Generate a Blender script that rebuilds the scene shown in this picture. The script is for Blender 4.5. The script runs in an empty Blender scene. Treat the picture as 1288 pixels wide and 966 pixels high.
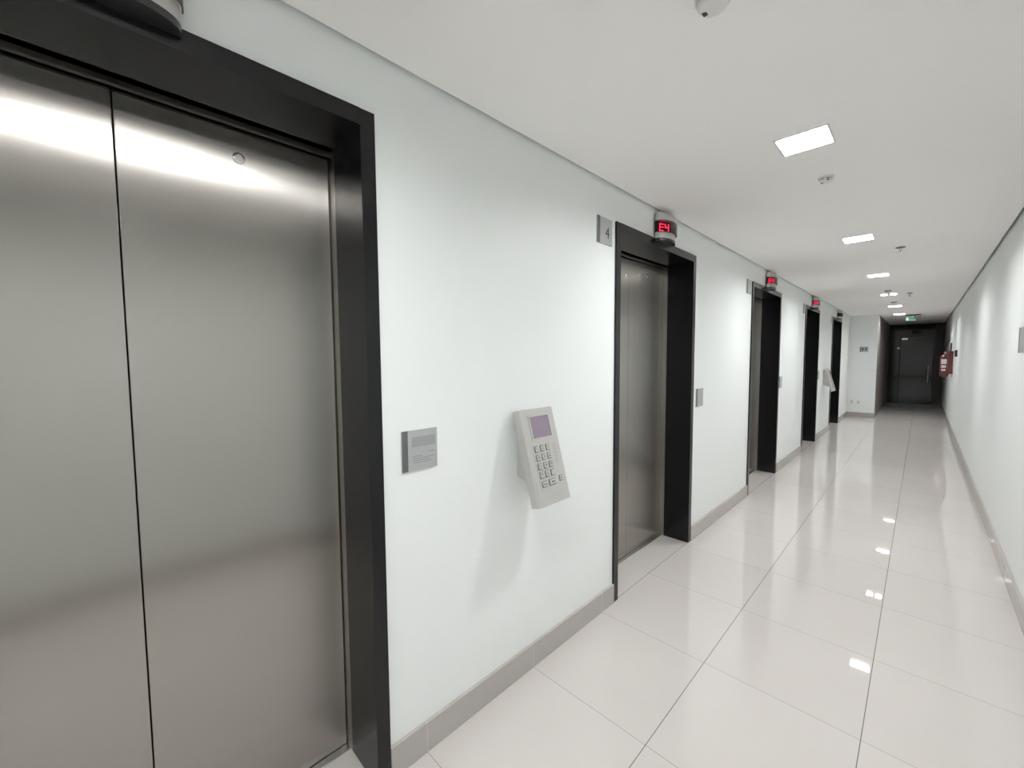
import bpy, bmesh, math
from mathutils import Vector, Matrix

# ------------------------------------------------------------------ camera, world, exposure
C = bpy.context.scene.collection
sc = bpy.context.scene
CAM_X, CAM_Z = 1.2854, 1.5
YAW, PITCH, ROLL, FPX = 0.7813, -0.0620, -0.0066, 519.461
cd = bpy.data.cameras.new('camera')
cam = bpy.data.objects.new('camera', cd)
C.objects.link(cam)
cd.sensor_width = 36.0
cd.lens = 36.0 * FPX / 1288.0
cd.clip_start = 0.02
fwd = Vector((-math.sin(YAW) * math.cos(PITCH), math.cos(YAW) * math.cos(PITCH), math.sin(PITCH)))
rgt = Vector((math.cos(YAW), math.sin(YAW), 0))
upv = rgt.cross(fwd)
r2 = rgt * math.cos(ROLL) + upv * math.sin(ROLL)
u2 = -rgt * math.sin(ROLL) + upv * math.cos(ROLL)
m = Matrix((r2, u2, -fwd)).transposed().to_4x4()
m.translation = Vector((CAM_X, 0, CAM_Z))
cam.matrix_world = m
sc.camera = cam
w = bpy.data.worlds.new('world')
sc.world = w
w.use_nodes = True
w.node_tree.nodes['Background'].inputs[0].default_value = (0, 0, 0, 1)
sc.view_settings.view_transform = 'Standard'
sc.view_settings.look = 'None'
sc.view_settings.gamma = 1
sc.view_settings.use_curve_mapping = False
sc.view_settings.exposure = 0.0
LAMP_POWER = 268.0          # radiance of the lamp glass
try:
    sc.cycles.max_bounces = 14
    sc.cycles.diffuse_bounces = 8
    sc.cycles.glossy_bounces = 6
    sc.cycles.transparent_max_bounces = 12
    sc.cycles.sample_clamp_indirect = 6.0
    sc.cycles.use_denoising = True
except Exception:
    pass

# ------------------------------------------------------------------ measurements (metres)
H = 2.48            # ceiling
W = 1.7432          # right wall
WL = -0.012         # left wall plane; the black frames stand proud to x = 0
XS, YE, YP = 0.5187, 13.18, 18.0   # stub wall, its distance, glass partition
YB = -5.6           # wall behind the camera
TX0, TXS, TY0, TYS = -0.009, 0.5908, 0.8236, 0.6065   # floor tile grid
ZT = 2.29           # top of the black frames
DOORS = [(-0.546, 0.6743), (2.1678, 3.3582), (4.889, 6.1354), (7.7041, 8.8944), (10.3928, 11.6875)]
LAMP_Y = [-4.33, -2.11, 0.11, 2.33, 4.55, 6.77, 8.99, 11.2, 13.4]

# ------------------------------------------------------------------ materials
def lin(c):
    c = c / 255.0
    return c / 12.92 if c <= 0.04045 else ((c + 0.055) / 1.055) ** 2.4
def rgb(r, g, b):
    return (lin(r), lin(g), lin(b), 1)
def mat(name, col, rough=0.5, metal=0.0, spec=0.5, coat=0.0, bump=None, var=0.0, vscale=4.0):
    mt = bpy.data.materials.new(name)
    mt.use_nodes = True
    nt = mt.node_tree
    b = nt.nodes['Principled BSDF']
    b.inputs['Base Color'].default_value = col
    b.inputs['Roughness'].default_value = rough
    b.inputs['Metallic'].default_value = metal
    b.inputs['Specular IOR Level'].default_value = spec
    b.inputs['Coat Weight'].default_value = coat
    b.inputs['Coat Roughness'].default_value = 0.05
    tc = nt.nodes.new('ShaderNodeTexCoord')
    if var:
        n = nt.nodes.new('ShaderNodeTexNoise')
        n.inputs['Scale'].default_value = vscale
        n.inputs['Detail'].default_value = 5
        nt.links.new(tc.outputs['Object'], n.inputs['Vector'])
        mx = nt.nodes.new('ShaderNodeMix'); mx.data_type = 'RGBA'
        mx.inputs[6].default_value = tuple(c * (1 - var) for c in col[:3]) + (1,)
        mx.inputs[7].default_value = tuple(min(1, c * (1 + var)) for c in col[:3]) + (1,)
        nt.links.new(n.outputs['Fac'], mx.inputs[0])
        nt.links.new(mx.outputs[2], b.inputs['Base Color'])
    if bump:
        n = nt.nodes.new('ShaderNodeTexNoise')
        n.inputs['Scale'].default_value = bump[0]
        nt.links.new(tc.outputs['Object'], n.inputs['Vector'])
        bm = nt.nodes.new('ShaderNodeBump')
        bm.inputs['Strength'].default_value = bump[1]
        bm.inputs['Distance'].default_value = 0.002
        nt.links.new(n.outputs['Fac'], bm.inputs['Height'])
        nt.links.new(bm.outputs['Normal'], b.inputs['Normal'])
    return mt
def emit(name, col, strength):
    mt = bpy.data.materials.new(name)
    mt.use_nodes = True
    nt = mt.node_tree
    nt.nodes.remove(nt.nodes['Principled BSDF'])
    e = nt.nodes.new('ShaderNodeEmission')
    e.inputs[0].default_value = col
    e.inputs[1].default_value = strength
    nt.links.new(e.outputs[0], nt.nodes['Material Output'].inputs[0])
    return mt

def math_node(nt, op, a, b=None, c=None):
    n = nt.nodes.new('ShaderNodeMath'); n.operation = op
    for i, v in enumerate((a, b, c)):
        if v is None: continue
        if isinstance(v, (int, float)): n.inputs[i].default_value = v
        else: nt.links.new(v, n.inputs[i])
    return n.outputs[0]
def tile_material(name, col, grout, rough, use_x, spec=0.5, joint=0.0022):
    mt = mat(name, col, rough, spec=spec)
    nt = mt.node_tree
    b = nt.nodes['Principled BSDF']
    tc = nt.nodes.new('ShaderNodeTexCoord')
    sp = nt.nodes.new('ShaderNodeSeparateXYZ')
    nt.links.new(tc.outputs['Object'], sp.inputs[0])
    def line(s, o, step, half):
        t = math_node(nt, 'DIVIDE', math_node(nt, 'SUBTRACT', s, o), step)
        f = math_node(nt, 'ABSOLUTE', math_node(nt, 'SUBTRACT', math_node(nt, 'FRACT', math_node(nt, 'ADD', t, 0.5)), 0.5))
        return math_node(nt, 'LESS_THAN', f, half / step), math_node(nt, 'FLOOR', t)
    ly, iy = line(sp.outputs[1], TY0, TYS, joint * 0.45)
    msk = math_node(nt, 'MULTIPLY', ly, 0.8)
    ix = None
    if use_x:
        lx, ix = line(sp.outputs[0], TX0, TXS, joint * 0.62)
        msk = math_node(nt, 'MAXIMUM', msk, lx)
        inside = math_node(nt, 'GREATER_THAN', sp.outputs[0], -0.02)
        msk = math_node(nt, 'MULTIPLY', msk, inside)
    cv = nt.nodes.new('ShaderNodeCombineXYZ')
    nt.links.new(iy, cv.inputs[1])
    if ix is not None: nt.links.new(ix, cv.inputs[0])
    wn = nt.nodes.new('ShaderNodeTexWhiteNoise'); wn.noise_dimensions = '3D'
    nt.links.new(cv.outputs[0], wn.inputs['Vector'])
    no = nt.nodes.new('ShaderNodeTexNoise'); no.inputs['Scale'].default_value = 3.0; no.inputs['Detail'].default_value = 8
    nt.links.new(tc.outputs['Object'], no.inputs['Vector'])
    f = math_node(nt, 'ADD', math_node(nt, 'MULTIPLY', wn.outputs['Value'], 0.4), math_node(nt, 'MULTIPLY', no.outputs['Fac'], 0.6))
    mx = nt.nodes.new('ShaderNodeMix'); mx.data_type = 'RGBA'
    mx.inputs[6].default_value = tuple(c * 0.95 for c in col[:3]) + (1,)
    mx.inputs[7].default_value = tuple(c * 1.05 for c in col[:3]) + (1,)
    nt.links.new(f, mx.inputs[0])
    m2 = nt.nodes.new('ShaderNodeMix'); m2.data_type = 'RGBA'
    nt.links.new(msk, m2.inputs[0])
    nt.links.new(mx.outputs[2], m2.inputs[6])
    m2.inputs[7].default_value = grout
    nt.links.new(m2.outputs[2], b.inputs['Base Color'])
    return mt

M = {}
M['wall'] = mat('wall_paint', (0.80, 0.83, 0.825, 1), 0.42, spec=0.35, bump=(60, 0.05))
M['ceiling'] = mat('ceiling_paint', (0.93, 0.915, 0.905, 1), 0.8, spec=0.2)
M['floor'] = tile_material('porcelain_floor', (0.56, 0.53, 0.51, 1), (0.13, 0.115, 0.105, 1), 0.018, True, spec=0.62)
M['skirting'] = tile_material('porcelain_skirting', (0.42, 0.395, 0.375, 1), (0.62, 0.60, 0.57, 1), 0.12, False)
M['cream'] = mat('skirting_edge', (0.72, 0.70, 0.66, 1), 0.4)
M['gap'] = mat('shadow_gap', (0.35, 0.33, 0.32, 1), 0.9)
M['black'] = mat('black_laminate', (0.006, 0.006, 0.007, 1), 0.22, spec=0.36, bump=(900, 0.03))
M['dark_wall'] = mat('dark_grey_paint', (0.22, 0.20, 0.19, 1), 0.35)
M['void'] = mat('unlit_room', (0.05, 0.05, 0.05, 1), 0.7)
M['plastic_white'] = mat('white_plastic', (0.72, 0.71, 0.70, 1), 0.35)
M['plastic_grey'] = mat('grey_plastic', (0.25, 0.25, 0.25, 1), 0.4)
M['plastic_black'] = mat('black_plastic', (0.02, 0.02, 0.022, 1), 0.3)
M['silver'] = mat('silver_paint', (0.50, 0.495, 0.48, 1), 0.38, metal=0.35)
M['silver_rough'] = mat('silver_paint_rough', (0.50, 0.495, 0.48, 1), 0.45, metal=0.35)  # same silver colour as the housing, only slightly rougher
M['alu'] = mat('brushed_aluminium', (0.47, 0.48, 0.49, 1), 0.35, metal=0.55, var=0.06, vscale=30)
M['alu_dark'] = mat('dark_aluminium', (0.14, 0.14, 0.145, 1), 0.4, metal=0.4)
M['chrome'] = mat('chrome', (0.75, 0.75, 0.74, 1), 0.15, metal=1)
M['reflector'] = mat('white_reflector', (0.88, 0.88, 0.87, 1), 0.5)
M['slot'] = mat('moulded_slot', (0.33, 0.33, 0.32, 1), 0.5)
M['lcd'] = mat('violet_screen', (0.25, 0.195, 0.255, 1), 0.12)
M['ink'] = mat('dark_print', (0.05, 0.05, 0.055, 1), 0.6)
M['ink_grey'] = mat('grey_print', (0.24, 0.26, 0.265, 1), 0.6)
M['red'] = mat('red_paint', (0.12, 0.024, 0.026, 1), 0.4)
M['label_white'] = mat('white_label', (0.75, 0.75, 0.75, 1), 0.4)
M['green'] = mat('green_acrylic', (0.05, 0.14, 0.09, 1), 0.2)
M['brown'] = mat('brown_panel', (0.035, 0.026, 0.024, 1), 0.35)
M['lamp'] = emit('lamp_glass', (1.0, 0.995, 0.985, 1), LAMP_POWER)
M['led_red'] = emit('red_digits', (1.0, 0.03, 0.09, 1), 7.0)

def steel_material():
    mt = mat('brushed_steel', (0.42, 0.405, 0.385, 1), 0.30, metal=1.0)
    nt = mt.node_tree
    b = nt.nodes['Principled BSDF']
    b.inputs['Anisotropic'].default_value = 1.0
    tc = nt.nodes.new('ShaderNodeTexCoord')
    # tangent follows the vertical grain
    cx = nt.nodes.new('ShaderNodeCombineXYZ'); cx.inputs[2].default_value = 1.0
    nt.links.new(cx.outputs[0], b.inputs['Tangent'])
    b.inputs['Anisotropic Rotation'].default_value = 0.25
    mp = nt.nodes.new('ShaderNodeMapping')
    mp.inputs['Scale'].default_value = (60, 900, 6)
    nt.links.new(tc.outputs['Object'], mp.inputs['Vector'])
    n = nt.nodes.new('ShaderNodeTexNoise'); n.inputs['Scale'].default_value = 1.0; n.inputs['Detail'].default_value = 3
    nt.links.new(mp.outputs[0], n.inputs['Vector'])
    mr = nt.nodes.new('ShaderNodeMapRange')
    mr.inputs[3].default_value = 0.25; mr.inputs[4].default_value = 0.28
    nt.links.new(n.outputs['Fac'], mr.inputs[0])
    nt.links.new(mr.outputs[0], b.inputs['Roughness'])
    mx = nt.nodes.new('ShaderNodeMix'); mx.data_type = 'RGBA'
    mx.inputs[6].default_value = (0.42, 0.40, 0.375, 1)
    mx.inputs[7].default_value = (0.45, 0.43, 0.405, 1)
    nt.links.new(n.outputs['Fac'], mx.inputs[0])
    nt.links.new(mx.outputs[2], b.inputs['Base Color'])
    return mt
M['steel'] = steel_material()

def tinted_glass(name, tint, ior=1.5, rough=0.02):
    mt = bpy.data.materials.new(name)
    mt.use_nodes = True
    nt = mt.node_tree
    nt.nodes.remove(nt.nodes['Principled BSDF'])
    t = nt.nodes.new('ShaderNodeBsdfTransparent'); t.inputs[0].default_value = tint
    g = nt.nodes.new('ShaderNodeBsdfGlossy'); g.inputs['Roughness'].default_value = rough
    f = nt.nodes.new('ShaderNodeFresnel')
    ge = nt.nodes.new('ShaderNodeNewGeometry')      # same reflectance from both faces of the pane
    nt.links.new(math_node(nt, 'ADD', ior, math_node(nt, 'MULTIPLY', ge.outputs['Backfacing'], 1.0 / ior - ior)), f.inputs[0])
    mx = nt.nodes.new('ShaderNodeMixShader')
    nt.links.new(f.outputs[0], mx.inputs[0]); nt.links.new(t.outputs[0], mx.inputs[1]); nt.links.new(g.outputs[0], mx.inputs[2])
    nt.links.new(mx.outputs[0], nt.nodes['Material Output'].inputs[0])
    return mt
M['glass'] = tinted_glass('smoked_glass', (0.45, 0.45, 0.46, 1))
M['lens'] = tinted_glass('smoked_lens', (0.55, 0.46, 0.46, 1), 1.45, 0.05)
M['acrylic'] = tinted_glass('clear_acrylic', (0.9, 0.93, 0.92, 1))

# ------------------------------------------------------------------ mesh helpers
class MB:
    def __init__(s): s.bm = bmesh.new()
    def box(s, x0, x1, y0, y1, z0, z1, bevel=0.0, seg=2):
        g = bmesh.ops.create_cube(s.bm, size=1)
        bmesh.ops.scale(s.bm, vec=(x1 - x0, y1 - y0, z1 - z0), verts=g['verts'])
        bmesh.ops.translate(s.bm, vec=((x0 + x1) / 2, (y0 + y1) / 2, (z0 + z1) / 2), verts=g['verts'])
        if bevel:
            ed = list({e for v in g['verts'] for e in v.link_edges})
            bmesh.ops.bevel(s.bm, geom=ed, offset=bevel, segments=seg, affect='EDGES', profile=0.5)
        return s
    def prism(s, pts, vec):
        """closed polygon (3-D points) extruded by vec"""
        vec = Vector(vec)
        a = [s.bm.verts.new(p) for p in pts]
        b = [s.bm.verts.new(Vector(p) + vec) for p in pts]
        s.bm.faces.new(a); s.bm.faces.new(list(reversed(b)))
        n = len(a)
        for i in range(n):
            s.bm.faces.new((a[i], b[i], b[(i + 1) % n], a[(i + 1) % n]))
        return s
    def lathe(s, prof, axis_pt, axis='z', seg=32):
        rings = []
        for r, h in prof:
            ring = []
            for k in range(seg):
                t = 2 * math.pi * k / seg
                c, d = r * math.cos(t), r * math.sin(t)
                v = (c, d, h) if axis == 'z' else ((h, c, d) if axis == 'x' else (c, h, d))
                ring.append(s.bm.verts.new(Vector(v) + Vector(axis_pt)))
            rings.append(ring)
        for a, b in zip(rings, rings[1:]):
            for k in range(seg):
                s.bm.faces.new((a[k], a[(k + 1) % seg], b[(k + 1) % seg], b[k]))
        s.bm.faces.new(rings[0]); s.bm.faces.new(rings[-1])
        return s
    def tube(s, pts, r, seg=10):
        pts = [Vector(p) for p in pts]
        rings = []
        for i, p in enumerate(pts):
            d = (pts[min(i + 1, len(pts) - 1)] - pts[max(i - 1, 0)]).normalized()
            u = d.cross(Vector((0, 0, 1)))
            if u.length < 0.05: u = d.cross(Vector((1, 0, 0)))
            u.normalize(); v = d.cross(u)
            rings.append([s.bm.verts.new(p + u * r * math.cos(2 * math.pi * k / seg) + v * r * math.sin(2 * math.pi * k / seg)) for k in range(seg)])
        for a, b in zip(rings, rings[1:]):
            for k in range(seg):
                s.bm.faces.new((a[k], a[(k + 1) % seg], b[(k + 1) % seg], b[k]))
        s.bm.faces.new(rings[0]); s.bm.faces.new(rings[-1])
        return s
    def build(s, name, material, parent=None, smooth=False, loc=(0, 0, 0)):
        bmesh.ops.recalc_face_normals(s.bm, faces=s.bm.faces)
        me = bpy.data.meshes.new(name)
        s.bm.to_mesh(me); s.bm.free()
        me.materials.append(material)
        if smooth:
            for p in me.polygons: p.use_smooth = True
            try: me.set_sharp_from_angle(angle=math.radians(35))
            except Exception: pass
        o = bpy.data.objects.new(name, me)
        C.objects.link(o)
        o.location = loc
        if parent: o.parent = parent
        return o
def empty(name, loc):
    o = bpy.data.objects.new(name, None); C.objects.link(o); o.location = loc
    o.empty_display_size = 0.05
    return o
def tag(o, label=None, cat=None, group=None, kind=None):
    if label: o['label'] = label
    if cat: o['category'] = cat
    if group: o['group'] = group
    if kind: o['kind'] = kind
    return o
def children(o): return [c for c in bpy.data.objects if c.parent == o]
def copy_tree(o, parent=None):
    c = o.copy(); C.objects.link(c)
    if parent: c.parent = parent
    for ch in children(o): copy_tree(ch, c)
    return c
def text_mesh(body, size, name, material, parent, mw, depth=0.0006):
    """lettering as a mesh lying in its own XY plane, placed by matrix mw relative to parent"""
    cu = bpy.data.curves.new('lettering', 'FONT')
    cu.body = body; cu.size = size; cu.align_x = 'CENTER'; cu.align_y = 'CENTER'; cu.extrude = depth
    to = bpy.data.objects.new('lettering', cu); C.objects.link(to)
    dg = bpy.context.evaluated_depsgraph_get()
    me = bpy.data.meshes.new_from_object(to.evaluated_get(dg))
    bpy.data.objects.remove(to); bpy.data.curves.remove(cu)
    me.name = name; me.materials.clear(); me.materials.append(material)
    o = bpy.data.objects.new(name, me); C.objects.link(o)
    if parent: o.parent = parent
    o.matrix_local = mw
    return o
# lettering on the left wall reads towards +x: its x axis runs along +y, its y axis along +z
def on_left(x, y, z):
    m = Matrix(((0, 0, 1), (1, 0, 0), (0, 1, 0))).to_4x4(); m.translation = Vector((x, y, z)); return m

# ------------------------------------------------------------------ room shell
def S(mb, name, material): return tag(mb.build(name, material), kind='structure')
DPT = -0.30
S(MB().box(-0.62, W + 0.3, YB - 0.2, YP + 3.0, -0.1, 0), 'floor', M['floor'])
LH = 0.096          # half size of a lamp opening
mb = MB()
mb.box(0.004, 0.866 - LH, YB, YP, H, H + 0.03)
mb.box(0.866 + LH, W - 0.018, YB, YP, H, H + 0.03)
ys = [YB]
for y in LAMP_Y: ys += [y - LH, y + LH]
ys.append(YP)
for i in range(0, len(ys), 2): mb.box(0.866 - LH, 0.866 + LH, ys[i], ys[i + 1], H, H + 0.03)
S(mb, 'ceiling', M['ceiling'])
S(MB().box(-0.32, W + 0.3, YB - 0.2, YP + 3.2, H + 0.08, H + 0.16), 'ceiling_slab', M['gap'])
mb = MB()
edges = [YB]
for a, b in DOORS: edges += [a + 0.02, b - 0.02]
edges.append(YE)
for i in range(0, len(edges), 2): mb.box(DPT - 0.02, WL, edges[i], edges[i + 1], 0, H + 0.08)
for a, b in DOORS: mb.box(DPT - 0.02, WL, a + 0.02, b - 0.02, ZT - 0.02, H + 0.08)
S(mb, 'wall_left', M['wall'])
S(MB().box(W, W + 0.15, YB, YP + 3.0, 0, H + 0.08), 'wall_right', M['wall'])
S(MB().box(DPT - 0.02, W + 0.15, YB - 0.15, YB, 0, H + 0.08), 'wall_back', M['wall'])
S(MB().box(DPT - 0.02, XS, YE, YE + 0.006, 0, H), 'wall_stub', M['wall'])
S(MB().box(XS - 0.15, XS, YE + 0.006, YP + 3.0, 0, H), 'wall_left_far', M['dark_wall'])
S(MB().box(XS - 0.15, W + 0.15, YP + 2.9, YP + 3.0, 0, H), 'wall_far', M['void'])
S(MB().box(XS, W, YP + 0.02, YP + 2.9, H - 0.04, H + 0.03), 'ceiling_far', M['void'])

def baseboard(name, x0, x1, y0, y1, axis):
    o = MB().box(x0, x1, y0, y1, 0, 0.118, 0.001, 1).build(name, M['skirting'])
    tag(o, kind='structure')
    return o
cuts = [YB]
for a, b in DOORS: cuts += [a, b]
cuts.append(YE)
for i in range(0, len(cuts), 2):
    baseboard('baseboard_left', WL, 0.003, cuts[i], cuts[i + 1], 'y')
baseboard('baseboard_right', W - 0.014, W, YB, YP, 'y')
baseboard('baseboard_stub', WL, XS, YE - 0.012, YE, 'x')
baseboard('baseboard_back', 0.003, W - 0.014, YB, YB + 0.012, 'x')

# ------------------------------------------------------------------ elevator entrances
NAMES = ['nearest', 'second', 'third', 'fourth', 'farthest']
DX = -0.25          # plane of the steel leaves
RX = -0.207         # where the steel return meets the black jamb
ZS = 2.238          # soffit of the black frame
FW = 0.050          # face width of the black frame
for n, (a, b) in enumerate(DOORS):
    r = empty('door_%d' % (n + 1), (0, (a + b) / 2, 0))
    tag(r, '%s elevator entrance, brushed steel leaves in a deep black portal in the left wall' % NAMES[n], 'elevator door', kind='structure')
    cy = (a + b) / 2
    hw = (b - a) / 2
    iw = hw - FW
    loc = (0, 0, 0)
    f = MB()
    f.box(RX, 0, -hw, -iw, 0, ZT, 0.0015, 1)
    f.box(RX, 0, iw, hw, 0, ZT, 0.0015, 1)
    f.box(RX, 0, -iw, iw, ZS, ZT, 0.0)
    f.build('portal_frame', M['black'], r)
    s_ = MB()
    s_.box(DX - 0.03, RX, -iw - 0.03, -iw, 0, ZS + 0.03)
    s_.box(DX - 0.03, RX, iw, iw + 0.03, 0, ZS + 0.03)
    s_.box(DX - 0.03, RX, -iw, iw, ZS - 0.004, ZS + 0.03)
    s_.box(DX + 0.002, DX + 0.014, -iw, iw, 2.212, ZS)
    s_.build('steel_return', M['steel'], r)
    for sgn in (-1, 1):
        lo, hi = (0.0016, iw - 0.004) if sgn > 0 else (-iw + 0.004, -0.0016)
        leaf = MB().box(DX - 0.025, DX, lo, hi, 0.008, ZS - 0.012, 0.002, 2).build('door_leaf', M['steel'], r)
        if sgn > 0:
            k = MB().lathe([(0.0165, 0.0), (0.0165, 0.0035), (0.0135, 0.005), (0.0105, 0.005), (0.0095, 0.0025), (0.001, 0.0025)],
                           (DX, 0.282, 2.127), 'x', 28).build('key_escutcheon', M['chrome'], leaf, True)
            tag(k, 'round chrome escutcheon of the release key')
    MB().box(DX - 0.03, RX - 0.012, -iw, iw, 0.0, 0.006, 0.001, 1).build('sill', M['chrome'], r)
    MB().box(DX - 0.32, DX - 0.30, -hw, hw, 0.0, ZT).build('shaft_backing', M['plastic_black'], r)

# ------------------------------------------------------------------ position indicators above the doors
def half_ellipse(ax, by, z0, z1, n=28, back=0.0):
    pts = [(back, -by, z0)] if back else []
    for i in range(n + 1):
        t = -math.pi / 2 + math.pi * i / n
        pts.append((ax * abs(math.cos(t)) ** 0.8, by * math.sin(t), z0))
    if back: pts.append((back, by, z0))
    return pts
SEG = {'E': 'adefg', '4': 'bcfg'}
def indicator(cy, digits, label):
    r = empty('floor_indicator', (0.0008, cy, 2.268))
    tag(r, label, 'display', 'floor indicators above the elevator doors')
    A, B = 0.064, 0.117
    def ring(a, b, z0, z1): return MB().prism(half_ellipse(a, b, z0, z1), (0, 0, z1 - z0))
    ring(A, B, 0.018, 0.058, ).build('housing', M['silver'], r, True)
    ring(A, B, 0.128, 0.182).build('top_housing', M['silver'], r, True)
    ring(A + 0.002, B + 0.002, 0.0, 0.018).build('bottom_cap', M['plastic_black'], r, True)
    MB().prism([(0, -0.104, 0.058), (0.010, -0.104, 0.058), (0.054, -0.012, 0.058), (0.054, 0.012, 0.058), (0.010, 0.104, 0.058), (0, 0.104, 0.058)], (0, 0, 0.070)).build('display_board', M['plastic_black'], r)
    # smoked lens shell
    outer = half_ellipse(A + 0.014, B + 0.008, 0.056, 0)
    inner = list(reversed(half_ellipse(A + 0.011, B + 0.005, 0.056, 0)))
    MB().prism(outer + inner, (0, 0, 0.074)).build('lens', M['lens'], r, True)
    if digits:
        mb = MB()
        o3 = Vector((0.0325, -0.058, 0.093)); ev = Vector((0.044, 0.092, 0)).normalized(); nn = Vector((ev.y, -ev.x, 0)); zv = Vector((0, 0, 1))
        y0 = -0.038
        for ch in digits:
            wd, ht, th = 0.034, 0.050, 0.0072
            rects = {'a': (0, wd, ht - th, ht), 'd': (0, wd, 0, th), 'g': (0, wd, ht / 2 - th / 2, ht / 2 + th / 2),
                     'f': (0, th, ht / 2, ht), 'e': (0, th, 0, ht / 2), 'b': (wd - th, wd, ht / 2, ht), 'c': (wd - th, wd, 0, ht / 2)}
            for q in SEG[ch]:
                c0, c1, v0, v1 = rects[q]
                cs = [(c0, v0), (c1, v0), (c1, v1), (c0, v1)]
                mb.prism([o3 + ev * (y0 + u) + zv * (v - ht / 2) + nn * 0.0006 for u, v in cs], nn * 0.0015)
            y0 += 0.044
        tag(mb.build('digits', M['led_red'], r), 'glowing red digits E4')
    return r
IL = ['silver and black indicator above the nearest elevator door, at the photo top left corner',
      'curved silver indicator with large red E4 above the door signed 4',
      'silver indicator with small red digits above the third elevator door',
      'silver indicator with small red digits above the fourth elevator door',
      'dark unlit indicator above the farthest elevator door']
for n, (a, b) in enumerate(DOORS):
    indicator((a + b) / 2, 'E4' if n != 4 else '', IL[n])

# ------------------------------------------------------------------ wall signs and call plates
def plate(name, y0, z0, size_y, size_z, label, cat, group, marks=None):
    r = empty(name, (WL, y0, z0))
    tag(r, label, cat, group)
    MB().box(0, 0.006, 0.0, size_y, 0, size_z, 0.0008, 1).build('plate', M['alu'], r)
    MB().box(0.006, 0.0085, 0.0, size_y * 0.155, 0, size_z, 0.0005, 1).build('side_strip', M['alu_dark'], r)
    if marks: marks(r)
    return r
def digit4(r):
    text_mesh('4', 0.088, 'number', M['ink'], r, on_left(0.0068, 0.100, 0.062))
def call_marks(r):
    mb = MB()
    import random
    rd = random.Random(4)
    # engraved notice: a pale block above, right-set heading and three short lines of small print
    mb2 = MB()
    mb2.box(0.006, 0.0064, 0.040, 0.140, 0.086, 0.122)
    mb2.build('engraved_panel', M['alu_panel'], r)
    for z, y0, y1 in ((0.062, 0.108, 0.136), (0.050, 0.042, 0.082), (0.042, 0.044, 0.137), (0.034, 0.042, 0.112), (0.026, 0.046, 0.125)):
        y = y0
        while y < y1:
            l = rd.uniform(0.004, 0.012)
            mb.box(0.006, 0.0064, y, min(y + l, y1), z, z + 0.0028)
            y += l + 0.0022
    mb.build('small_print', M['ink_grey'], r)
M['alu_panel'] = mat('engraved_aluminium', (0.33, 0.345, 0.35, 1), 0.5, metal=0.3)
plate('number_sign', 1.976, 2.138, 0.152, 0.145, 'square aluminium sign with black number 4 beside the second door frame', 'sign', 'door number signs', digit4)
for y, l in ((4.706, 'small plain aluminium sign at the top left of the third door frame'),
             (7.533, 'small plain aluminium sign at the top left of the fourth door frame'),
             (10.235, 'small dark-looking aluminium sign at the top left of the farthest door frame')):
    plate('number_sign', y, 2.147, 0.152, 0.145, l, 'sign', 'door number signs')
plate('notice_plate', 0.748, 1.096, 0.149, 0.147, 'square aluminium notice plate between the nearest door and the keypad terminal', 'notice', 'notice plates beside the doors', call_marks)
for y, l in ((3.428, 'aluminium notice plate on the wall just right of the second door frame'),
             (6.180, 'narrow-looking aluminium notice plate just right of the third door frame'),
             (8.935, 'barely visible aluminium notice plate just right of the fourth door frame')):
    plate('notice_plate', y, 1.096, 0.149, 0.147, l, 'notice', 'notice plates beside the doors')

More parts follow.
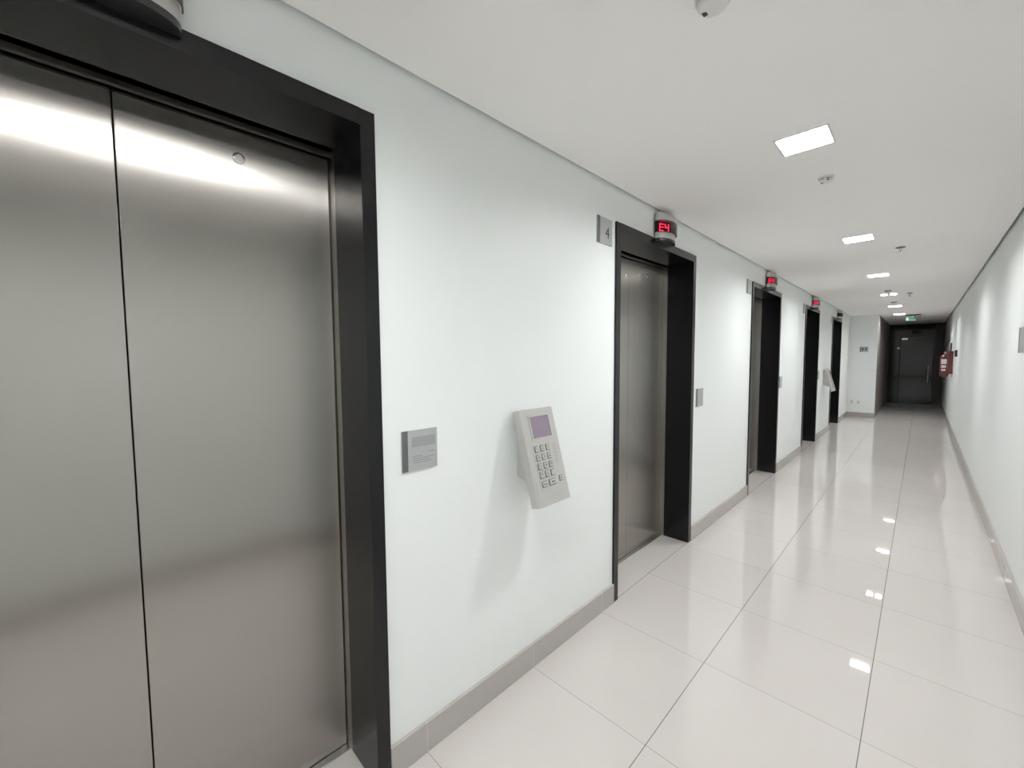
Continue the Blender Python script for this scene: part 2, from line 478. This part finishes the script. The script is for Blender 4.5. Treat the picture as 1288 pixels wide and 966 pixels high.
# ------------------------------------------------------------------ destination keypad terminals
def terminal(loc, label):
    """origin on the wall at the near side; local x out of the wall, y along it"""
    r = empty('keypad_terminal', loc)
    tag(r, label, 'keypad', 'keypad terminals on the left wall')
    Wd, L, T = 0.215, 0.4265, 0.052
    top = Vector((0.062, 0, 0.292)); bot = Vector((0.176, 0, -0.119))
    dv = (bot - top).normalized()               # down the face
    nv = Vector((-dv.z, 0, dv.x))               # outward normal of the face
    if nv.x < 0: nv = -nv
    yv = Vector((0, 1, 0))
    def P(u, v, h): return top + dv * u + yv * v + nv * h       # u down the face, v along the wall
    L = (bot - top).length
    # body: sides flare slightly, bevelled face edge
    mb = MB()
    secs = []
    for u in (0, L):
        secs.append([P(u, 0.0, -T), P(u, 0.0, -0.012), P(u, 0.014, 0.0), P(u, Wd - 0.006, 0.0), P(u, Wd, -0.006), P(u, Wd, -T)])
    va = [mb.bm.verts.new(p) for p in secs[0]]; vb = [mb.bm.verts.new(p) for p in secs[1]]
    mb.bm.faces.new(va); mb.bm.faces.new(list(reversed(vb)))
    for i in range(6): mb.bm.faces.new((va[i], vb[i], vb[(i + 1) % 6], va[(i + 1) % 6]))
    bmesh.ops.bevel(mb.bm, geom=list(mb.bm.edges), offset=0.0015, segments=2, affect='EDGES', profile=0.5)
    body = mb.build('housing', M['silver'], r)
    # wall bracket: wedge between wall and the back of the housing
    v0, v1 = 0.040, Wd - 0.040
    def back(u, v): return P(u, v, -T - 0.0005)
    tip = back(0.0, 0); low = back(L * 0.86, 0)
    pts = [Vector((0.0, v0, tip.z - 0.005)), back(0.004, v0), back(L * 0.80, v0), Vector((0.0, v0, -0.014))]
    MB().prism(pts, (0, v1 - v0, 0)).build('wall_bracket', M['silver_rough'], r)
    def slab(u0, u1, v0, v1, h0, h1, bev=0.0):
        mb = MB()
        ps = [P(u0, v0, h0), P(u0, v1, h0), P(u1, v1, h0), P(u1, v0, h0)]
        mb.prism(ps, nv * (h1 - h0))
        if bev: bmesh.ops.bevel(mb.bm, geom=list(mb.bm.edges), offset=bev, segments=2, affect='EDGES', profile=0.5)
        return mb
    # screen and its bezel (four bars)
    bz = MB()
    a0, a1, b0, b1, t = 0.030, 0.140, 0.034, 0.172, 0.007
    for (c0, c1, d0, d1) in ((a0, a0 + t, b0, b1), (a1 - t, a1, b0, b1), (a0 + t, a1 - t, b0, b0 + t), (a0 + t, a1 - t, b1 - t, b1)):
        bz.prism([P(c0, d0, 0), P(c0, d1, 0), P(c1, d1, 0), P(c1, d0, 0)], nv * 0.0045)
    bz.build('screen_bezel', M['silver'], r)
    tag(slab(a0 + t, a1 - t, b0 + t, b1 - t, 0, 0.0012).build('screen', M['lcd'], r), 'violet grey rectangular screen')
    # raised key field with rounded lower corners
    kf = [P(0.158, 0.026, 0), P(0.158, 0.192, 0), P(0.350, 0.192, 0), P(0.364, 0.184, 0), P(0.371, 0.165, 0), P(0.371, 0.050, 0), P(0.364, 0.034, 0), P(0.350, 0.026, 0)]
    MB().prism(kf, nv * 0.0015).build('key_field', M['silver'], r)
    R = Matrix((yv, -dv, nv)).transposed().to_4x4()
    def key(u, v, wv, hu, mark, ms):
        MB().prism([P(u - hu / 2 - 0.0022, v - wv / 2 - 0.0028, 0.0015), P(u - hu / 2 - 0.0022, v + wv / 2 + 0.001, 0.0015), P(u + hu / 2 + 0.0034, v + wv / 2 + 0.001, 0.0015), P(u + hu / 2 + 0.0034, v - wv / 2 - 0.0028, 0.0015)], nv * 0.0006).build('key_surround', M['alu_dark'], r)
        k = slab(u - hu / 2, u + hu / 2, v - wv / 2, v + wv / 2, 0.0021, 0.0065, 0.001).build('key', M['silver'], r)
        if mark:
            mm = R.copy(); mm.translation = P(u, v, 0.0067)
            text_mesh(mark, ms, 'key_mark', M['ink'], k, mm, 0.0003)
        return k
    cols = (0.048, 0.085, 0.122); rows = (0.180, 0.218, 0.256, 0.294)
    for i, rr in enumerate(rows):
        for j, cc in enumerate(cols):
            key(rr, cc, 0.0235, 0.0235, '123456789*0-'[i * 3 + j], 0.018)
    key(0.334, 0.056, 0.033, 0.021, '', 0); key(0.333, 0.108, 0.045, 0.022, '', 0)
    MB().prism([P(0.331, 0.097, 0.0066), P(0.331, 0.119, 0.0066), P(0.3355, 0.119, 0.0066), P(0.3355, 0.097, 0.0066)], nv * 0.0003).build('key_dash', M['ink'], r)
    MB().prism([P(0.333, 0.046, 0.0066), P(0.333, 0.066, 0.0066), P(0.336, 0.066, 0.0066), P(0.336, 0.046, 0.0066)], nv * 0.0003).build('key_dash', M['ink'], r)
    key(0.328, 0.170, 0.022, 0.021, 'A', 0.014)
    # moulded slots of the loudspeaker
    for i in range(9):
        u = 0.172 + i * 0.011
        if i < 8:
            MB().prism([P(u, 0.156, 0.0015), P(u, 0.178, 0.0015), P(u + 0.0036, 0.178, 0.0015), P(u + 0.0036, 0.156, 0.0015)], nv * 0.0004).build('speaker_slot', M['slot'], r)
    return r
t1 = terminal((WL, 1.298, 0.982), 'large grey keypad terminal with violet screen beside the notice plate near the camera')
t2 = copy_tree(t1)
t2.location = (WL, 9.52, 0.982)
tag(t2, 'small distant grey keypad terminal seen edge-on between the fourth and farthest doors')

# ------------------------------------------------------------------ ceiling fittings
def lamp(y, label, gap=0.003):
    r = empty('ceiling_lamp', (0.866, y, H))
    tag(r, label, 'ceiling lamp', 'square recessed ceiling lamps')
    h, o, dp = LH - 0.0015, 0.103, 0.038
    t = MB()
    for (x0, x1, y0, y1) in ((-o, o, -o, -h), (-o, o, h, o), (-o, -h, -h, h), (h, o, -h, h)):
        t.box(x0, x1, y0, y1, -0.003, 0.0)
    t.build('trim_ring', M['plastic_white'], r)
    t = MB()
    for (x0, x1, y0, y1) in ((-h, h, -h, -h + 0.002), (-h, h, h - 0.002, h), (-h, -h + 0.002, -h + 0.002, h - 0.002), (h - 0.002, h, -h + 0.002, h - 0.002)):
        t.box(x0, x1, y0, y1, 0.0, dp + 0.006)
    t.box(-h, h, -h, h, dp + 0.006, dp + 0.010)
    t.build('reflector_box', M['reflector'], r)
    for s_ in (-1, 1):
        x0, x1 = (gap, h - 0.003) if s_ > 0 else (-h + 0.003, -gap)
        MB().box(x0, x1, -h + 0.003, h - 0.003, dp, dp + 0.003).build('lamp_glass', M['lamp'], r)
    if gap > 0.01:
        MB().box(-gap, gap, -h + 0.002, h - 0.002, 0.0, dp).build('centre_bar', M['plastic_white'], r)
    return r
LL = {3: 'square lit ceiling lamp nearest to the camera, largest of the row',
      4: 'lit ceiling lamp, second of the row from the camera',
      5: 'lit ceiling lamp, third of the row from the camera',
      6: 'lit ceiling lamp split into two bright halves by a centre bar',
      7: 'lit ceiling lamp just beyond the lamp split into two halves',
      8: 'farthest lit ceiling lamp, beside the green exit sign'}
for i, y in enumerate(LAMP_Y):
    lamp(y, LL.get(i, ('lit square ceiling lamp overhead beside the camera' if i == 2 else 'lit square ceiling lamp behind the camera, %s from the back wall' % ('first' if i == 0 else 'second'))), 0.018 if i == 6 else 0.003)

def smoke_detector(x, y, rad, label):
    r = empty('smoke_detector', (x, y, H))
    tag(r, label, 'smoke detector', 'smoke detectors on the ceiling')
    k = rad / 0.05
    MB().lathe([(0.050 * k, 0), (0.050 * k, -0.010 * k), (0.046 * k, -0.013 * k), (0.01, -0.013 * k)], (0, 0, 0), 'z', 36).build('base', M['plastic_white'], r, True)
    MB().lathe([(0.034 * k, -0.013 * k), (0.034 * k, -0.020 * k)], (0, 0, 0), 'z', 36).build('vent_ring', M['plastic_black'], r, True)
    MB().lathe([(0.041 * k, -0.020 * k), (0.042 * k, -0.026 * k), (0.036 * k, -0.034 * k), (0.020 * k, -0.038 * k), (0.001, -0.039 * k)], (0, 0, 0), 'z', 36).build('dome', M['plastic_white'], r, True)
    for t in (30, 150, 270):
        a = math.radians(t)
        MB().box(0.037 * k * math.cos(a) - 0.004, 0.037 * k * math.cos(a) + 0.004, 0.037 * k * math.sin(a) - 0.004, 0.037 * k * math.sin(a) + 0.004, -0.021 * k, -0.013 * k).build('strut', M['plastic_white'], r)
    MB().lathe([(0.0045, -0.026 * k), (0.0045, -0.034 * k), (0.001, -0.035 * k)], (0.016 * k, -0.034 * k, 0), 'z', 12).build('indicator_light', M['plastic_black'], r, True)
    MB().box(-0.030 * k, -0.018 * k, -0.004, 0.010, -0.0385 * k, -0.034 * k).build('test_slot', M['plastic_black'], r)
    return r
smoke_detector(0.847, 1.228, 0.049, 'round white smoke detector cut by the top edge of the photo')
smoke_detector(0.873, 2.873, 0.036, 'small round white smoke detector just beyond the nearest ceiling lamp')
def low_detector(y, label):
    r = empty('ceiling_detector', (0.880, y, H))
    tag(r, label, 'detector', 'flat grey detectors on the ceiling')
    MB().lathe([(0.045, 0), (0.045, -0.008), (0.038, -0.012), (0.01, -0.012)], (0, 0, 0), 'z', 28).build('base', M['plastic_grey'], r, True)
    MB().lathe([(0.030, -0.012), (0.028, -0.028), (0.015, -0.034), (0.001, -0.034)], (0, 0, 0), 'z', 28).build('dome', M['plastic_white'], r, True)
low_detector(8.446, 'flat grey detector just before the ceiling lamp split into two halves')
low_detector(10.315, 'flat grey detector just beyond the ceiling lamp split into two halves')
def sprinkler(y, label):
    r = empty('fire_sprinkler', (1.109, y, H))
    tag(r, label, 'sprinkler', 'fire sprinklers on the ceiling')
    MB().lathe([(0.036, 0), (0.036, -0.004), (0.020, -0.009), (0.012, -0.009)], (0, 0, 0), 'z', 28).build('escutcheon', M['alu_dark'], r, True)
    MB().lathe([(0.009, -0.009), (0.009, -0.022), (0.004, -0.024)], (0, 0, 0), 'z', 16).build('stem', M['chrome'], r, True)
    for s_ in (-1, 1):
        MB().tube([(0.007 * s_, 0, -0.022), (0.013 * s_, 0, -0.034), (0.004 * s_, 0, -0.052)], 0.002, 8).build('frame_arm', M['chrome'], r, True)
    MB().lathe([(0.0025, -0.022), (0.0025, -0.050)], (0, 0, 0), 'z', 12).build('glass_bulb', M['red'], r, True)
    MB().lathe([(0.015, -0.050), (0.015, -0.052), (0.004, -0.055)], (0, 0, 0), 'z', 24).build('deflector', M['chrome'], r, True)
sprinkler(5.182, 'pendent fire sprinkler right of the second ceiling lamp')
sprinkler(9.026, 'tiny pendent fire sprinkler right of the lamp split into two halves')

# exit sign hanging across the far corridor
r = empty('exit_sign', (1.10, 13.72, H))
tag(r, 'small green and clear exit sign hanging from the ceiling before the dark lobby', 'exit sign')
MB().box(-0.13, 0.13, -0.012, 0.012, -0.022, 0, 0.002, 1).build('mounting_rail', M['plastic_black'], r)
MB().box(-0.13, 0.13, -0.003, 0.003, -0.150, -0.022, 0.001, 1).build('acrylic_panel', M['acrylic'], r)
g = MB().box(-0.13, 0.045, -0.0055, -0.0032, -0.148, -0.024).build('green_panel', M['green'], r)
pm = MB()
pm.box(-0.112, -0.092, -0.0062, -0.0056, -0.120, -0.040)
pm.box(-0.085, -0.010, -0.0062, -0.0056, -0.068, -0.048)
pm.prism([(-0.01, -0.0062, -0.080), (-0.01, -0.0062, -0.036), (0.025, -0.0062, -0.058)], (0, 0.0006, 0))
pm.build('white_pictogram', M['label_white'], g)
MB().box(0.112, 0.128, -0.0055, -0.0032, -0.12, -0.024).build('side_bar', M['plastic_black'], r)

# ------------------------------------------------------------------ right wall fittings
r = empty('grey_sign', (W, 4.235, 1.515))
tag(r, 'grey aluminium sign on the right wall cut by the photo edge', 'sign')
MB().box(-0.006, 0, -0.15, 0.085, 0, 0.165, 0.001, 1).build('plate', M['alu'], r)
MB().box(-0.0075, -0.006, 0.072, 0.085, 0, 0.165).build('side_strip', M['alu_dark'], r)
r = empty('card_reader', (W, 11.2, 1.475))
tag(r, 'small black card reader on the right wall near the fire extinguisher', 'card reader')
MB().box(-0.034, 0, -0.045, 0.045, 0, 0.125, 0.004, 2).build('housing', M['plastic_black'], r)
MB().box(-0.0365, -0.034, -0.034, 0.034, 0.060, 0.112, 0.001, 1).build('reader_window', M['alu_dark'], r)

r = empty('extinguisher_sign', (W, 12.82, 1.12))
tag(r, 'dark red sign board fixed to the right wall behind the fire extinguisher', 'sign')
MB().box(-0.060, 0, -0.40, 0.40, 0, 0.47, 0.002, 1).build('board', M['red'], r)
MB().box(-0.062, -0.060, -0.38, 0.38, 0.02, 0.045).build('dark_border', M['plastic_black'], r)
e = empty('fire_extinguisher', (W - 0.098, 13.42, 1.04))
tag(e, 'red fire extinguisher with white labels hanging on the right wall at the corridor end', 'fire extinguisher')
MB().lathe([(0.055, 0.0), (0.072, 0.012), (0.075, 0.03), (0.075, 0.40), (0.066, 0.44), (0.040, 0.475), (0.022, 0.485), (0.022, 0.505)], (0, 0, 0), 'z', 32).build('cylinder', M['red'], e, True)
def band(z0, z1, w2):
    pts = []
    n = 10
    for i in range(n + 1):
        t = math.radians(-100 - w2 + 2 * w2 * i / n); pts.append((0.0765 * math.cos(t), 0.0765 * math.sin(t), z0))
    for i in range(n, -1, -1):
        t = math.radians(-100 - w2 + 2 * w2 * i / n); pts.append((0.0752 * math.cos(t), 0.0752 * math.sin(t), z0))
    return MB().prism(pts, (0, 0, z1 - z0)).build('paper_label', M['label_white'], e, True)
band(0.27, 0.38, 34); band(0.185, 0.245, 30); band(0.115, 0.160, 26)
MB().lathe([(0.018, 0.505), (0.018, 0.54), (0.010, 0.545)], (0, 0, 0), 'z', 16).build('valve', M['chrome'], e, True)
MB().box(-0.012, 0.012, -0.10, 0.02, 0.545, 0.557, 0.003, 1).build('handle', M['plastic_black'], e)
MB().box(-0.010, 0.010, -0.10, 0.01, 0.575, 0.585, 0.003, 1).build('lever', M['plastic_black'], e)
MB().tube([(0, 0.02, 0.525), (0.0, 0.03, 0.60), (0.03, -0.04, 0.70), (0.06, -0.15, 0.76), (0.084, -0.20, 0.73), (0.086, -0.12, 0.62), (0.086, 0.06, 0.55), (0.088, 0.11, 0.35), (0.086, 0.10, 0.12)], 0.011, 10).build('hose', M['plastic_black'], e, True)
MB().box(0.070, 0.115, -0.02, 0.02, 0.36, 0.41, 0.002, 1).build('wall_hook', M['plastic_black'], e)

# ------------------------------------------------------------------ stub wall fittings
r = empty('pictogram_sign', (0.276, YE, 1.60))
tag(r, 'small grey sign with dark symbols on the white wall facing the corridor', 'sign')
MB().box(-0.078, 0.078, -0.008, 0, 0, 0.125, 0.001, 1).build('plate', M['alu'], r)
MB().box(-0.078, -0.056, -0.0095, -0.008, 0, 0.125).build('side_strip', M['alu_dark'], r)
mk = MB()
mk.box(-0.040, -0.015, -0.0088, -0.008, 0.030, 0.098); mk.box(-0.035, -0.020, -0.0088, -0.008, 0.102, 0.113)
mk.box(0.000, 0.008, -0.0088, -0.008, 0.03, 0.11)
mk.box(0.028, 0.052, -0.0088, -0.008, 0.030, 0.098); mk.box(0.033, 0.047, -0.0088, -0.008, 0.102, 0.113)
mk.build('symbols', M['ink'], r)
for x, l in ((0.085, 'left of two pale wall sockets low on the white end wall'), (0.212, 'right of two pale wall sockets low on the white end wall')):
    r = empty('wall_socket', (x, YE, 0.315))
    tag(r, l, 'socket', 'wall sockets on the end wall')
    MB().box(-0.036, 0.036, -0.009, 0, 0, 0.115, 0.003, 2).build('cover_plate', M['plastic_white'], r)
    MB().box(-0.018, 0.018, -0.0105, -0.009, 0.035, 0.08, 0.002, 1).build('outlet', M['silver'], r)

# ------------------------------------------------------------------ glass partition of the dark lobby
DXL, DXR, ZH = 0.80, 1.52, 2.06
p = empty('window_1', ((XS + W) / 2, YP, 0)); tag(p, 'dark fixed glass partition closing the far end of the corridor', 'glass partition', kind='structure')
ox = (XS + W) / 2
def rel(x): return x - ox
MB().box(rel(XS), rel(DXL) - 0.02, 0, 0.012, 0.04, H - 0.03).build('side_pane', M['glass'], p)
MB().box(rel(DXR) + 0.02, rel(W) - 0.014, 0, 0.012, 0.04, H - 0.03).build('brown_pane', M['brown'], p)  # opaque dark brown pane right of the glass door
MB().box(rel(DXL) - 0.02, rel(DXR) + 0.02, 0, 0.012, ZH + 0.02, H - 0.03).build('transom_pane', M['glass'], p)
f = MB()
f.box(rel(XS), rel(W), -0.02, 0.03, H - 0.03, H)
f.box(rel(DXL) - 0.03, rel(DXL), -0.012, 0.024, 0, ZH + 0.02); f.box(rel(DXR), rel(DXR) + 0.03, -0.012, 0.024, 0, ZH + 0.02)
f.box(rel(DXL) - 0.03, rel(DXR) + 0.03, -0.012, 0.024, ZH, ZH + 0.03)
f.box(rel(XS), rel(DXL) - 0.03, -0.01, 0.022, 0.0, 0.04); f.box(rel(DXR) + 0.03, rel(W) - 0.014, -0.01, 0.022, 0.0, 0.04)
f.build('mullions', M['black'], p)
d = empty('door_6', ((DXL + DXR) / 2, YP, 0)); tag(d, 'dark glass door with long steel bar handle at the corridor end', 'glass door', kind='structure')
hw = (DXR - DXL) / 2 - 0.004
MB().box(-hw, hw, 0, 0.01, 0.012, ZH - 0.004, 0.001, 1).build('glass_leaf', M['glass'], d)
M['satin'] = mat('satin_aluminium', (0.75, 0.74, 0.72, 1), 0.45, metal=0.2)
hd = MB().tube([(hw - 0.09, -0.055, 0.66), (hw - 0.09, -0.055, 1.20)], 0.017, 14).build('bar_handle', M['satin'], d, True)
for z in (0.74, 1.12):
    MB().tube([(hw - 0.09, -0.050, z), (hw - 0.09, 0.0, z)], 0.008, 8).build('handle_post', M['chrome'], hd, True)
MB().box(-hw, -hw + 0.14, -0.008, 0.018, ZH - 0.06, ZH - 0.005, 0.002, 1).build('patch_fitting', M['chrome'], d)
o = MB().lathe([(0.05, 0), (0.05, -0.004), (0.034, -0.004)], (0, 0, 0), 'y', 28)
r = empty('round_sticker', (0.745, YP - 0.0005, 1.74))
tag(r, 'small white oval sticker with black rim on the dark glass partition', 'sticker')
o.build('rim', M['plastic_black'], r, True)
MB().lathe([(0.036, -0.0042), (0.036, -0.006), (0.001, -0.006)], (0, 0, 0), 'y', 28).build('disc', M['label_white'], r, True)
